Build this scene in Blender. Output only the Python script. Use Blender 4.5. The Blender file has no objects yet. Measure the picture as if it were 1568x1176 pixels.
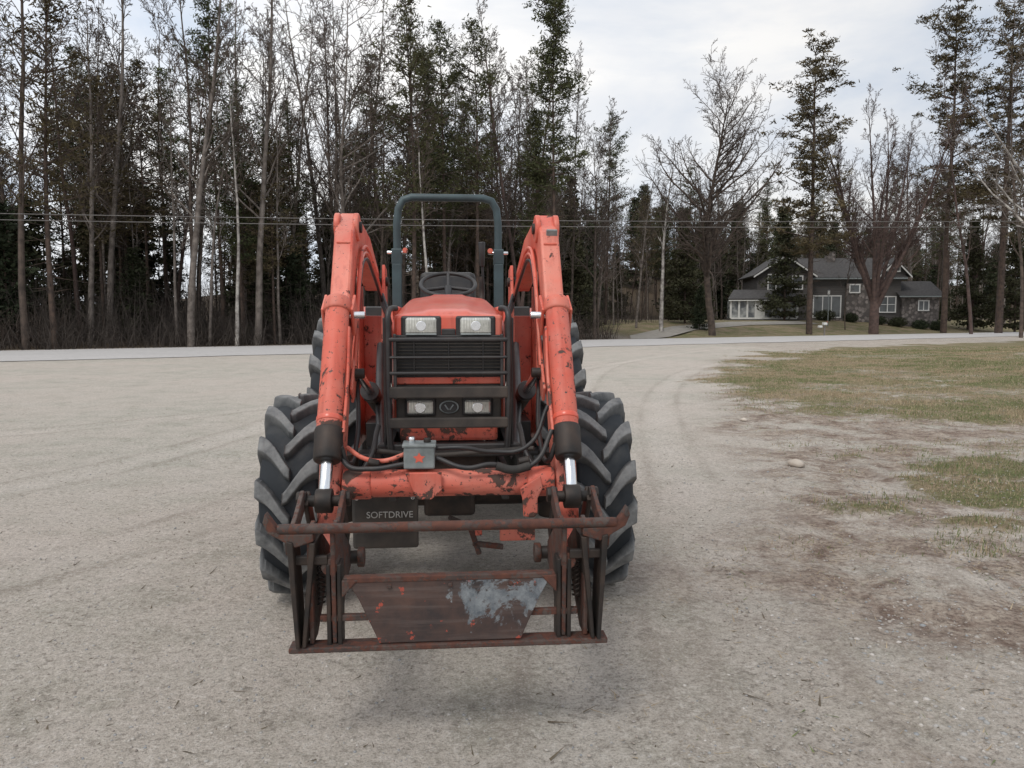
import bpy, math, random, bmesh
import numpy as np
from mathutils import Vector, Matrix
random.seed(7); rng=np.random.default_rng(7)
S=bpy.context.scene
COL=S.collection

# ---------------------------------------------------------------- materials
def new_mat(name):
    m=bpy.data.materials.new(name); m.use_nodes=True
    nt=m.node_tree; b=nt.nodes['Principled BSDF']
    return m,nt,b
def N(nt,t,**k):
    n=nt.nodes.new(t)
    for a,v in k.items(): setattr(n,a,v)
    return n
def ramp(nt,fac,stops):
    r=N(nt,'ShaderNodeValToRGB')
    cr=r.color_ramp
    while len(cr.elements)<len(stops): cr.elements.new(0.5)
    for e,(p,c) in zip(cr.elements,stops):
        e.position=p; e.color=(c,c,c,1) if not hasattr(c,'__len__') else (*c[:3],1)
    nt.links.new(fac,r.inputs[0]); return r.outputs[0]
def noise(nt,vec,scale,detail=4,rough=.55,dist=0):
    n=N(nt,'ShaderNodeTexNoise'); n.inputs['Scale'].default_value=scale
    n.inputs['Detail'].default_value=detail; n.inputs['Roughness'].default_value=rough
    n.inputs['Distortion'].default_value=dist
    if vec is not None: nt.links.new(vec,n.inputs['Vector'])
    return n.outputs['Fac']
def mix(nt,fac,a,b,mode='MIX'):
    n=N(nt,'ShaderNodeMix',data_type='RGBA',blend_type=mode)
    for i,v in ((0,fac),(6,a),(7,b)):
        if isinstance(v,bpy.types.NodeSocket): nt.links.new(v,n.inputs[i])
        else: n.inputs[i].default_value=v if i==0 else (*v[:3],1)
    return n.outputs[2]
def math_(nt,op,a,b=None):
    n=N(nt,'ShaderNodeMath',operation=op)
    for i,v in enumerate((a,b)):
        if v is None: continue
        if isinstance(v,bpy.types.NodeSocket): nt.links.new(v,n.inputs[i])
        else: n.inputs[i].default_value=v
    return n.outputs[0]
def bump(nt,b,h,strength=.3,dist=.01):
    n=N(nt,'ShaderNodeBump'); n.inputs['Strength'].default_value=strength; n.inputs['Distance'].default_value=dist
    nt.links.new(h,n.inputs['Height']); nt.links.new(n.outputs[0],b.inputs['Normal'])
def objco(nt): return N(nt,'ShaderNodeTexCoord').outputs['Object']
def simple(name,c1,c2=None,scale=8,rough=.7,metal=0,bs=.2,bd=.004,detail=5,lo=.35,hi=.65,spec=None):
    m,nt,b=new_mat(name); co=objco(nt)
    c2=c2 or tuple(x*.7 for x in c1)
    f=noise(nt,co,scale,detail)
    c=mix(nt,ramp(nt,f,[(lo,0.),(hi,1.)]),c1,c2)
    nt.links.new(c,b.inputs['Base Color']); b.inputs['Roughness'].default_value=rough; b.inputs['Metallic'].default_value=metal
    if spec is not None: b.inputs['Specular IOR Level'].default_value=spec
    if bs: bump(nt,b,noise(nt,co,scale*5,4),bs,bd)
    return m
def worn(name,base,fade,chip,amount,scale=7,rough=.45,rust=(.09,.035,.02),dustk=.35,a2=-.03,zlow=None):
    m,nt,b=new_mat(name)
    tc=N(nt,'ShaderNodeTexCoord'); oi=N(nt,'ShaderNodeObjectInfo')
    ad=N(nt,'ShaderNodeVectorMath',operation='ADD'); nt.links.new(tc.outputs['Object'],ad.inputs[0])
    cb=N(nt,'ShaderNodeCombineXYZ'); r10=math_(nt,'MULTIPLY',oi.outputs['Random'],17.); nt.links.new(r10,cb.inputs[0]); nt.links.new(r10,cb.inputs[1]); nt.links.new(cb.outputs[0],ad.inputs[1]); co=ad.outputs[0]
    f1=ramp(nt,noise(nt,co,2.5,5),[(.35,0.),(.65,1.)]); c=mix(nt,f1,base,fade)
    f2=noise(nt,co,scale,9,.66,.4)
    if zlow:   # paint survives better high up on the machine
        sp=N(nt,'ShaderNodeSeparateXYZ'); nt.links.new(N(nt,'ShaderNodeNewGeometry').outputs['Position'],sp.inputs[0])
        mr=N(nt,'ShaderNodeMapRange'); nt.links.new(sp.outputs[2],mr.inputs[0]); mr.inputs[1].default_value=zlow[0]; mr.inputs[2].default_value=zlow[1]; mr.inputs[3].default_value=-.02; mr.inputs[4].default_value=.045
        f2=math_(nt,'ADD',f2,mr.outputs[0])
    k=ramp(nt,f2,[(amount,1.),(amount+.015,0.)])
    f3=noise(nt,co,scale*3,4); cc=mix(nt,f3,chip,rust)
    f4=noise(nt,co,scale*5.5,7,.66); k2=ramp(nt,f4,[(amount+a2,1.),(amount+a2+.02,0.)])
    dust=ramp(nt,noise(nt,co,3.1,8,.7),[(.45,0.),(.75,dustk)])
    c=mix(nt,dust,c,(.45,.36,.30))
    mp=N(nt,'ShaderNodeMapping'); mp.inputs['Scale'].default_value=(30,30,3); nt.links.new(co,mp.inputs[0])
    st=ramp(nt,noise(nt,mp.outputs[0],1,4),[(.53,0.),(.75,.45)])
    c=mix(nt,st,c,tuple(x*.45 for x in base))
    c=mix(nt,ramp(nt,f2,[(amount,.7),(amount+.04,0.)]),c,tuple(x*.5 for x in base))
    c=mix(nt,k,c,cc); c=mix(nt,k2,c,cc)
    nt.links.new(c,b.inputs['Base Color'])
    r=mix(nt,k,(rough,)*3,(.85,)*3); nt.links.new(r,b.inputs['Roughness'])
    bump(nt,b,mix(nt,k,(1,1,1),(0,0,0)),.4,.002)
    return m
CH=(.085,.068,.062)
RED=worn('red_paint',(.62,.085,.048),(.74,.22,.155),CH,.378,scale=12,zlow=(1.0,1.9))
REDH=worn('red_hood_paint',(.66,.075,.042),(.72,.16,.105),CH,.265,rough=.28)
REDW=worn('red_paint_worn',(.58,.085,.05),(.70,.19,.13),CH,.43,scale=11,rough=.55,a2=-.06,zlow=(.8,1.5))
BLK=simple('black_paint',(.017,.017,.019),(.040,.036,.034),9,.45)
BLK2=simple('black_dusty',(.022,.021,.020),(.075,.062,.052),6,.75)
DARK=simple('dark_greasy_metal',(.022,.020,.019),(.060,.042,.033),11,.6,.3)
RUST=worn('rusty_steel',(.030,.023,.022),(.078,.049,.040),(.018,.016,.018),.47,scale=12,rough=.7,rust=(.17,.058,.032),dustk=.15,a2=-.02)
GREY=simple('grey_valve_metal',(.30,.33,.33),(.17,.19,.19),14,.5,.3)
ROPSM=simple('roll_bar_paint',(.050,.082,.092),(.030,.046,.052),5,.5)
m,nt,b=new_mat('chrome_rod'); b.inputs['Metallic'].default_value=1; nt.links.new(mix(nt,noise(nt,objco(nt),30,4),(.70,.72,.75),(.88,.9,.92)),b.inputs['Base Color']); b.inputs['Roughness'].default_value=.22; CHR=m
def rubber():
    m,nt,b=new_mat('tyre_rubber'); co=objco(nt)
    at=N(nt,'ShaderNodeAttribute'); at.attribute_name='lug'
    base=mix(nt,noise(nt,co,9,4),(.008,.012,.017),(.022,.027,.033))
    dust=mix(nt,noise(nt,co,22,5),(.14,.145,.15),(.27,.275,.27))
    k=math_(nt,'MULTIPLY',at.outputs['Fac'],ramp(nt,noise(nt,co,14,6,.65),[(.28,.3),(.60,1.)]))
    c=mix(nt,k,base,dust)
    c2=mix(nt,ramp(nt,noise(nt,co,5,6),[(.52,0.),(.78,.4)]),c,(.10,.098,.092))
    nt.links.new(c2,b.inputs['Base Color']); b.inputs['Roughness'].default_value=.75
    bump(nt,b,noise(nt,co,60,3),.3,.003); return m
RUB=rubber()
def plate_mat():
    m,nt,b=new_mat('scraped_plate'); co=objco(nt)
    c=mix(nt,ramp(nt,noise(nt,co,5,7,.65),[(.35,0.),(.65,1.)]),(.026,.023,.025),(.100,.055,.042))
    mp=N(nt,'ShaderNodeMapping'); mp.inputs['Scale'].default_value=(4,4,60); nt.links.new(co,mp.inputs[0])
    c=mix(nt,ramp(nt,noise(nt,mp.outputs[0],1,5),[(.5,0.),(.7,.5)]),c,(.13,.10,.09))
    sx=N(nt,'ShaderNodeSeparateXYZ'); nt.links.new(co,sx.inputs[0])
    a=math_(nt,'ADD',math_(nt,'MULTIPLY',sx.outputs[0],.50),noise(nt,co,6,9,.7,.3))
    k=ramp(nt,a,[(.62,0.),(.65,.9)])
    c=mix(nt,k,c,mix(nt,ramp(nt,noise(nt,co,24,6,.7),[(.35,0.),(.65,1.)]),(.09,.11,.13),(.27,.295,.31)))
    k2=ramp(nt,noise(nt,co,17,6,.62),[(.61,0.),(.63,1.)]); c=mix(nt,k2,c,(.36,.07,.045))
    nt.links.new(c,b.inputs['Base Color']); b.inputs['Roughness'].default_value=.6
    bump(nt,b,noise(nt,co,40,4),.3,.003); return m
PLATE=plate_mat()
def glassy(name,c,rough=.1):
    m,nt,b=new_mat(name); co=objco(nt)
    w=N(nt,'ShaderNodeTexWave'); w.inputs['Scale'].default_value=28; nt.links.new(co,w.inputs[0])
    n=noise(nt,co,22,3)
    cc=mix(nt,ramp(nt,n,[(.38,0.),(.62,1.)]),c,tuple(x*.40 for x in c))
    nt.links.new(mix(nt,w.outputs['Fac'],cc,tuple(x*.6 for x in c)),b.inputs['Base Color'])
    b.inputs['Roughness'].default_value=rough; b.inputs['Coat Weight'].default_value=1; b.inputs['Coat Roughness'].default_value=.05
    b.inputs['Metallic'].default_value=.35
    return m
LENS=glassy('headlight_lens',(.78,.79,.73))

# ---------------------------------------------------------------- mesh helpers
def empty(name,loc=(0,0,0),rz=0):
    o=bpy.data.objects.new(name,None); o.location=loc; o.rotation_euler=(0,0,rz); o.empty_display_size=.3; COL.objects.link(o); return o
def mesh_obj(name,verts,faces,mat=None,parent=None,smooth=False,bevel=0,loc=None,rot=None):
    me=bpy.data.meshes.new(name); me.from_pydata([tuple(v) for v in verts],[],faces); me.update()
    o=bpy.data.objects.new(name,me); COL.objects.link(o)
    if mat: me.materials.append(mat)
    if parent: o.parent=parent
    if smooth: me.polygons.foreach_set('use_smooth',[True]*len(me.polygons))
    if bevel:
        b=o.modifiers.new('bevel','BEVEL'); b.width=bevel; b.segments=2; b.limit_method='ANGLE'; b.angle_limit=math.radians(40)
    if loc: o.location=loc
    if rot: o.rotation_euler=rot
    return o
def np_mesh(name,V,F,mat,smooth=False):
    V=np.asarray(V,dtype=np.float32); F=np.asarray(F,dtype=np.int32); k=F.shape[1]
    me=bpy.data.meshes.new(name)
    me.vertices.add(len(V)); me.vertices.foreach_set('co',V.ravel())
    me.loops.add(F.size); me.loops.foreach_set('vertex_index',F.ravel())
    me.polygons.add(len(F)); me.polygons.foreach_set('loop_start',np.arange(0,F.size,k,dtype=np.int32))
    me.polygons.foreach_set('loop_total',np.full(len(F),k,dtype=np.int32))
    if smooth: me.polygons.foreach_set('use_smooth',np.ones(len(F),dtype=bool))
    me.update(calc_edges=True); me.validate()
    if mat: me.materials.append(mat)
    return me
def link(name,me,parent=None,loc=(0,0,0),rz=0,sc=1):
    o=bpy.data.objects.new(name,me); COL.objects.link(o); o.location=loc; o.rotation_euler=(0,0,rz)
    o.scale=(sc,sc,sc) if not hasattr(sc,'__len__') else sc
    if parent: o.parent=parent
    return o
def box(name,c,s,mat,parent,bevel=.004,rot=None):
    x,y,z=[v/2 for v in s]
    V=[(-x,-y,-z),(x,-y,-z),(x,y,-z),(-x,y,-z),(-x,-y,z),(x,-y,z),(x,y,z),(-x,y,z)]
    F=[(0,3,2,1),(4,5,6,7),(0,1,5,4),(1,2,6,5),(2,3,7,6),(3,0,4,7)]
    return mesh_obj(name,V,F,mat,parent,bevel=bevel,loc=c,rot=rot)
def cyl(name,p0,p1,r,mat,parent,n=20,r2=None,bevel=.003):
    p0=Vector(p0);p1=Vector(p1); d=p1-p0; L=d.length; r2=r if r2 is None else r2
    V=[(r*math.cos(2*math.pi*i/n),r*math.sin(2*math.pi*i/n),0) for i in range(n)]+[(r2*math.cos(2*math.pi*i/n),r2*math.sin(2*math.pi*i/n),L) for i in range(n)]
    F=[(i,(i+1)%n,n+(i+1)%n,n+i) for i in range(n)]+[tuple(range(n-1,-1,-1)),tuple(range(n,2*n))]
    o=mesh_obj(name,V,F,mat,parent,bevel=bevel)
    o.rotation_mode='QUATERNION'; o.rotation_quaternion=d.to_track_quat('Z','Y'); o.location=p0
    for p in o.data.polygons:
        if len(p.vertices)==4: p.use_smooth=True
    return o
def pipe(name,pts,r,mat,parent,smooth=True,res=8):
    cu=bpy.data.curves.new(name,'CURVE'); cu.dimensions='3D'; cu.bevel_depth=r; cu.bevel_resolution=4; cu.resolution_u=res; cu.use_fill_caps=True
    if smooth:
        sp=cu.splines.new('BEZIER'); sp.bezier_points.add(len(pts)-1)
        for b,p in zip(sp.bezier_points,pts): b.co=p; b.handle_left_type=b.handle_right_type='AUTO'
    else:
        sp=cu.splines.new('POLY'); sp.points.add(len(pts)-1)
        for b,p in zip(sp.points,pts): b.co=(*p,1)
    cu.materials.append(mat)
    o=bpy.data.objects.new(name,cu); COL.objects.link(o); o.parent=parent; return o
def prism(name,poly,axis,a,b,mat,parent,bevel=.004):
    n=len(poly); f=(lambda p,t:(t,p[0],p[1])) if axis=='x' else (lambda p,t:(p[0],t,p[1]))
    V=[f(p,a) for p in poly]+[f(p,b) for p in poly]
    F=[tuple(range(n)),tuple(range(2*n-1,n-1,-1))]+[(i,i+n,(i+1)%n+n,(i+1)%n) for i in range(n)]
    o=mesh_obj(name,V,F,mat,parent,bevel=bevel)
    bm=bmesh.new(); bm.from_mesh(o.data); bmesh.ops.recalc_face_normals(bm,faces=bm.faces); bm.to_mesh(o.data); bm.free()
    return o
def thick(path,ws):
    L=[];R=[]
    n=len(path)
    for i,(p,w) in enumerate(zip(path,ws)):
        a=Vector(path[max(i-1,0)]); b=Vector(path[min(i+1,n-1)])
        if 0<i<n-1: d=((Vector(path[i])-a).normalized()+(b-Vector(path[i])).normalized()).normalized()
        else: d=(b-a).normalized()
        nn=Vector((-d.y,d.x))
        L.append(tuple(Vector(p)+nn*w/2)); R.append(tuple(Vector(p)-nn*w/2))
    return L+R[::-1]

# ---------------------------------------------------------------- camera
F_PX=1170.; CAMH=1.45
cam=bpy.data.cameras.new('camera'); co=bpy.data.objects.new('camera',cam); COL.objects.link(co)
cam.sensor_width=36; cam.lens=36*F_PX/1568; cam.clip_end=3000; cam.clip_start=.05
co.location=(0,0,CAMH); co.rotation_euler=(math.radians(90-4.8),0,0); S.camera=co

# ---------------------------------------------------------------- tractor
TR=empty('tractor',(-.34,4.1,0),math.radians(4.75))
def tyre(name,x,y,R,W,nl,rimr,side):
    e=empty(name); e.parent=TR; e.location=(x,y,R)
    lh=.042*R/.54+.004; Rb=R-lh; hw=W/2
    prof=[(-hw*.62,rimr),(-hw*.9,rimr+.04),(-hw*1.0,(rimr+Rb)/2),(-hw*.97,Rb-.07),(-hw*.86,Rb-.022),(-hw*.55,Rb-.005),(0,Rb),
          (hw*.55,Rb-.005),(hw*.86,Rb-.022),(hw*.97,Rb-.07),(hw*1.0,(rimr+Rb)/2),(hw*.9,rimr+.04),(hw*.62,rimr)]
    n=64; V=[];F=[];lug=[]
    for i in range(n):
        a=2*math.pi*i/n
        for px,pr in prof: V.append((px,pr*math.cos(a),pr*math.sin(a))); lug.append(.0)
    m=len(prof)
    for i in range(n):
        for j in range(m-1):
            F.append((i*m+j,i*m+j+1,((i+1)%n)*m+j+1,((i+1)%n)*m+j))
    nbase=len(F)
    def profr(ax):
        ax=abs(ax)
        pts=[(0,Rb),(hw*.55,Rb-.005),(hw*.86,Rb-.022),(hw*.97,Rb-.07)]
        for (x0,r0),(x1,r1) in zip(pts,pts[1:]):
            if ax<=x1: return r0+(r1-r0)*(ax-x0)/(x1-x0)
        return Rb-.07
    for k in range(nl*2):
        sd=1 if k%2 else -1
        a0=2*math.pi*k/(nl*2)
        st=[(-.10,0,1.),(.06,.06,1.),(.22,.15,1.),(.42,.26,.98),(.62,.345,.97),(.80,.40,1.0),(.95,.43,1.0),(1.035,.44,.8)]
        base=len(V); sc=hw/(R*.5)*1.05
        for ii,(s,da,hh) in enumerate(st):
            ang=a0-da*sc*1.25; xx=sd*s*hw
            rb=profr(min(s,.97)*hw)-.012; rt=R-.0015*ii if s<.9 else (R-.012 if s<1 else R-.075)
            if s>1: rb=Rb-.11
            w=(.022+.009*s)*1.35
            if ii==0: w*=.8
            wb=w*1.45
            for (dw,rr,l) in ((-wb,rb,.03),(-w,rt,.95),(w,rt,.95),(wb,rb,.03)):
                aa=ang+dw/rr; V.append((xx,rr*math.cos(aa),rr*math.sin(aa))); lug.append(l)
        for i in range(len(st)-1):
            for j in range(3):
                q=(base+i*4+j,base+i*4+j+1,base+(i+1)*4+j+1,base+(i+1)*4+j)
                F.append(q if sd>0 else q[::-1])
        F.append((base,base+1,base+2,base+3)); e0=base+(len(st)-1)*4; F.append((e0+3,e0+2,e0+1,e0))
    o=mesh_obj('tyre_tread',V,F,RUB,e)
    for p in o.data.polygons[:nbase]: p.use_smooth=True
    at=o.data.attributes.new('lug','FLOAT','POINT'); at.data.foreach_set('value',lug)
    bv=o.modifiers.new('b','BEVEL'); bv.width=.007; bv.segments=2; bv.limit_method='ANGLE'; bv.angle_limit=math.radians(35)
    for sx in (-1,1):
        prr=[(rimr+.015,.62),(rimr-.01,.6),(rimr-.03,.45),(rimr*.62,.25 if sx==side else .1),(rimr*.35,.28 if sx==side else .1),(.0,.28 if sx==side else .1)]
        V=[];F=[];n=40
        for i in range(n):
            a=2*math.pi*i/n
            for r,xf in prr: V.append((sx*hw*xf,r*math.cos(a),r*math.sin(a)))
        m=len(prr)
        for i in range(n):
            for j in range(m-1): F.append((i*m+j,i*m+j+1,((i+1)%n)*m+j+1,((i+1)%n)*m+j))
        mesh_obj('rim',V,F,REDH,e,smooth=True)
    for i in range(6):
        a=math.pi/3*i
        cyl('wheel_bolt',(side*hw*.27,.11*math.cos(a),.11*math.sin(a)),(side*hw*.4,.11*math.cos(a),.11*math.sin(a)),.014,DARK,e,8)
    cyl('hub',(side*hw*.1,0,0),(side*hw*.65,0,0),.06,DARK,e)
    return e
for s in (-1,1):
    t=tyre('front_wheel',s*.768,0,.53,.305,14,.30,s); t.rotation_euler=(math.radians(4 if s<0 else 9),0,0)
    t=tyre('rear_wheel',s*.775,1.85,.745,.385,18,.36,s)

cyl('front_axle',(-.64,0,.52),(.64,0,.52),.075,DARK,TR)
for s in (-1,1):
    cyl('axle_hub',(s*.58,0,.38),(s*.58,0,.74),.095,DARK,TR)
    pipe('tie_rod',[(s*.12,.18,.52),(s*.56,.14,.50)],.014,BLK,TR)
    cyl('steering_cylinder',(s*.1,-.13,.56),(s*.42,-.12,.54),.028,BLK,TR)
box('axle_support',(0,0,.56),(.26,.55,.22),DARK,TR,.02)
box('engine_block',(0,.1,.92),(.34,1.1,.42),DARK,TR,.03)
box('clutch_housing',(0,.95,.78),(.42,.8,.46),DARK,TR,.05)
box('rear_transmission',(0,1.75,.78),(.46,.9,.5),DARK,TR,.05)
cyl('rear_axle_tube',(-.62,1.85,.745),(.62,1.85,.745),.12,DARK,TR)
cyl('oil_filter',(-.27,.15,.72),(-.27,.15,.92),.05,BLK,TR)
box('side_battery',(.28,.32,.85),(.14,.26,.2),BLK2,TR,.01)
box('foot_platform',(0,1.35,.88),(1.05,.75,.03),BLK,TR)
for s in (-1,1):
    box('frame_rail',(s*.235,-.05,.76),(.03,1.8,.13),BLK,TR)
    box('step',(s*.5,1.05,.55),(.22,.2,.025),BLK,TR)
def hood():
    secs=[(-.755,1.395,.222,.05),(-.745,1.445,.240,.06),(-.70,1.478,.250,.075),(-.6,1.495,.256,.08),(-.3,1.522,.26,.085),(.1,1.557,.262,.085),(.62,1.597,.262,.09),(.66,1.592,.25,.09)]
    V=[];F=[]
    for (y,zt,hw,r) in secs:
        ring=[(-hw,y,1.0)]
        for k in range(7):
            a=math.pi-k*math.pi/12
            ring.append((-hw+r+r*math.cos(a),y,zt-r*.7-.012+r*.7*math.sin(a)))
        ring.append((-.11,y,zt-.002)); ring.append((-.085,y,zt+.008)); 
        ring+= [(-x,yy,z) for (x,yy,z) in ring[::-1]]
        m=len(ring); V+=ring
    for i in range(len(secs)-1):
        for j in range(m-1): F.append((i*m+j,(i+1)*m+j,(i+1)*m+j+1,i*m+j+1))
    F.append(tuple(range(m))); F.append(tuple(range(len(V)-1,len(V)-1-m,-1)))
    o=mesh_obj('hood',V,F,REDH,TR,bevel=.006)
    for p in o.data.polygons:
        if len(p.vertices)==4: p.use_smooth=True
hood()
yF=-.757
box('nose_panel',(0,yF,1.422),(.470,.03,.100),REDH,TR,.012)
for s in (-1,1):
    box('headlight_bezel',(s*.118,yF-.012,1.420),(.176,.02,.094),BLK,TR,.012)
    box('headlight',(s*.118,yF-.022,1.423),(.136,.022,.074),LENS,TR,.012)
    cyl('headlight_bulb',(s*.118,yF-.034,1.423),(s*.118,yF-.030,1.423),.022,CHR,TR,16)
    pipe('headlight_rim',[(s*.118-.066,yF-.031,1.387),(s*.118+.066,yF-.031,1.387)],.004,GREY,TR)
box('nose_centre_trim',(0,yF-.012,1.397),(.06,.02,.03),BLK,TR,.005)
box('nose_lower_trim',(0,yF-.010,1.376),(.46,.026,.018),BLK,TR,.005)
box('grille_back',(0,yF+.004,1.285),(.46,.02,.18),BLK,TR)
for i in range(11):
    box('grille_slat',(0,yF-.012,1.212+i*.0150),(.45,.016,.005),BLK2,TR,.001)
for x in (-.15,0,.15): box('grille_rib',(x,yF-.014,1.285),(.006,.02,.17),BLK,TR,.001)
box('grille_red_strip',(0,yF-.004,1.185),(.46,.03,.03),REDW,TR,.005)
box('lamp_panel',(0,yF,1.075),(.46,.03,.19),BLK2,TR,.008)
for s in (-1,1):
    box('work_lamp_bezel',(s*.125,yF-.018,1.07),(.135,.02,.082),BLK,TR,.012)
    box('work_lamp',(s*.125,yF-.027,1.07),(.115,.018,.062),LENS,TR,.012)
    cyl('work_lamp_reflector',(s*.125,yF-.038,1.068),(s*.125,yF-.033,1.068),.024,CHR,TR,16)
cyl('nose_emblem',(0,yF-.018,1.07),(0,yF-.028,1.07),.032,GREY,TR,24).scale=(1.35,.9,1)
cyl('nose_emblem_core',(0,yF-.026,1.07),(0,yF-.031,1.07),.027,BLK,TR,24).scale=(1.35,.9,1)
for a in (-.6,.6): box('emblem_mark',(a*.018,yF-.033,1.07),(.006,.003,.028),GREY,TR,.001,rot=(0,a,0))
box('lower_nose',(0,yF+.01,.955),(.43,.05,.075),REDW,TR,.015)
box('bumper_bracket',(0,yF-.03,.885),(.62,.07,.06),BLK,TR,.008)
box('bumper_lower',(0,yF+.02,.82),(.42,.1,.08),DARK,TR,.008)
yG=yF-.075
for s in (-1,1):
    pipe('guard_upright',[(s*.225,yG+.06,1.500),(s*.248,yG+.03,1.495),(s*.256,yG+.005,1.47),(s*.258,yG,1.40),(s*.256,yG,1.0),(s*.25,yG,.88)],.013,BLK,TR)
    box('guard_side_plate',(s*.274,yG+.06,1.18),(.012,.10,.56),BLK,TR,.004)
    box('guard_inner_bar',(s*.228,yG,1.25),(.014,.02,.28),BLK,TR)
for z,h in ((1.366,.018),(1.29,.012),(1.222,.016),(1.140,.050),(1.008,.045)):
    box('guard_bar',(0,yG,z),(.51,.028,h),BLK2 if h>.04 else BLK,TR,.006)
box('dashboard',(0,.80,1.33),(.36,.28,.5),BLK,TR,.05)
cyl('steering_column',(0,.95,1.5),(0,1.13,1.67),.025,BLK,TR)
bpy.ops.mesh.primitive_torus_add(major_radius=.185,minor_radius=.014,major_segments=48,minor_segments=10)
o=bpy.context.object; o.name='steering_wheel'; o.data.materials.append(BLK); o.parent=TR; o.location=(0,1.16,1.69); o.rotation_euler=(math.radians(27),0,0)
for p in o.data.polygons: p.use_smooth=True
for a in (90,210,330):
    r=math.radians(a); q=Matrix.Rotation(math.radians(27),3,'X')@Vector((.18*math.cos(r),.18*math.sin(r),0))
    pipe('steering_spoke',[(0,1.16,1.67),(q.x,1.16+q.y,1.69+q.z)],.012,BLK,TR)
box('seat_cushion',(0,1.75,1.38),(.46,.45,.1),BLK,TR,.04)
box('seat_back',(0,1.98,1.60),(.44,.09,.46),BLK,TR,.045,rot=(math.radians(-10),0,0))
pipe('loader_joystick',[(.22,1.02,1.25),(.235,1.0,1.55),(.225,.98,1.82)],.009,BLK,TR)
cyl('joystick_grip',(.225,.98,1.80),(.222,.97,1.96),.017,BLK,TR,12,.024,bevel=.006)
pipe('exhaust_stack',[(.13,.4,1.5),(.21,.75,1.57),(.212,.78,1.72)],.016,DARK,TR)
yR=1.82
pipe('roll_bar_hoop',[(-.385,yR,1.0),(-.385,yR,2.18),(-.372,yR,2.29),(-.335,yR,2.355),(-.27,yR,2.375),(.27,yR,2.375),(.335,yR,2.355),(.372,yR,2.29),(.385,yR,2.18),(.385,yR,1.0)],.029,ROPSM,TR,smooth=False)
for s in (-1,1):
    box('roll_bar_sleeve',(s*.388,yR,1.50),(.070,.09,.75),ROPSM,TR,.006)
    box('roll_bar_hinge',(s*.388,yR,1.93),(.080,.07,.12),ROPSM,TR,.01)
    cyl('hinge_pin',(s*.31,yR-.02,1.96),(s*.46,yR-.02,1.96),.012,CHR,TR,12)
    cyl('hinge_knob',(s*.32,yR-.06,1.97),(s*.32,yR-.09,1.97),.02,REDW,TR,16)
    V=[];F=[]
    for k in range(13):
        a=math.radians(25+k*10); r=.80
        for xx,rr in ((.37,r-.18),(.375,r-.01),(.40,r),(.64,r+.0),(.66,r-.02)):
            V.append((s*xx,1.85-rr*math.cos(a),.745+rr*math.sin(a)))
    for k in range(12):
        for j in range(4): F.append((k*5+j,k*5+j+1,(k+1)*5+j+1,(k+1)*5+j))
    o=mesh_obj('fender',V,F,REDH,TR,smooth=True); sm=o.modifiers.new('s','SOLIDIFY'); sm.thickness=.008
    box('fender_lamp',(s*.52,1.40,1.50),(.13,.06,.09),BLK,TR,.01)
    box('cowl_side',(s*.305,.62,1.32),(.05,.3,.42),REDH,TR,.02)

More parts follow.
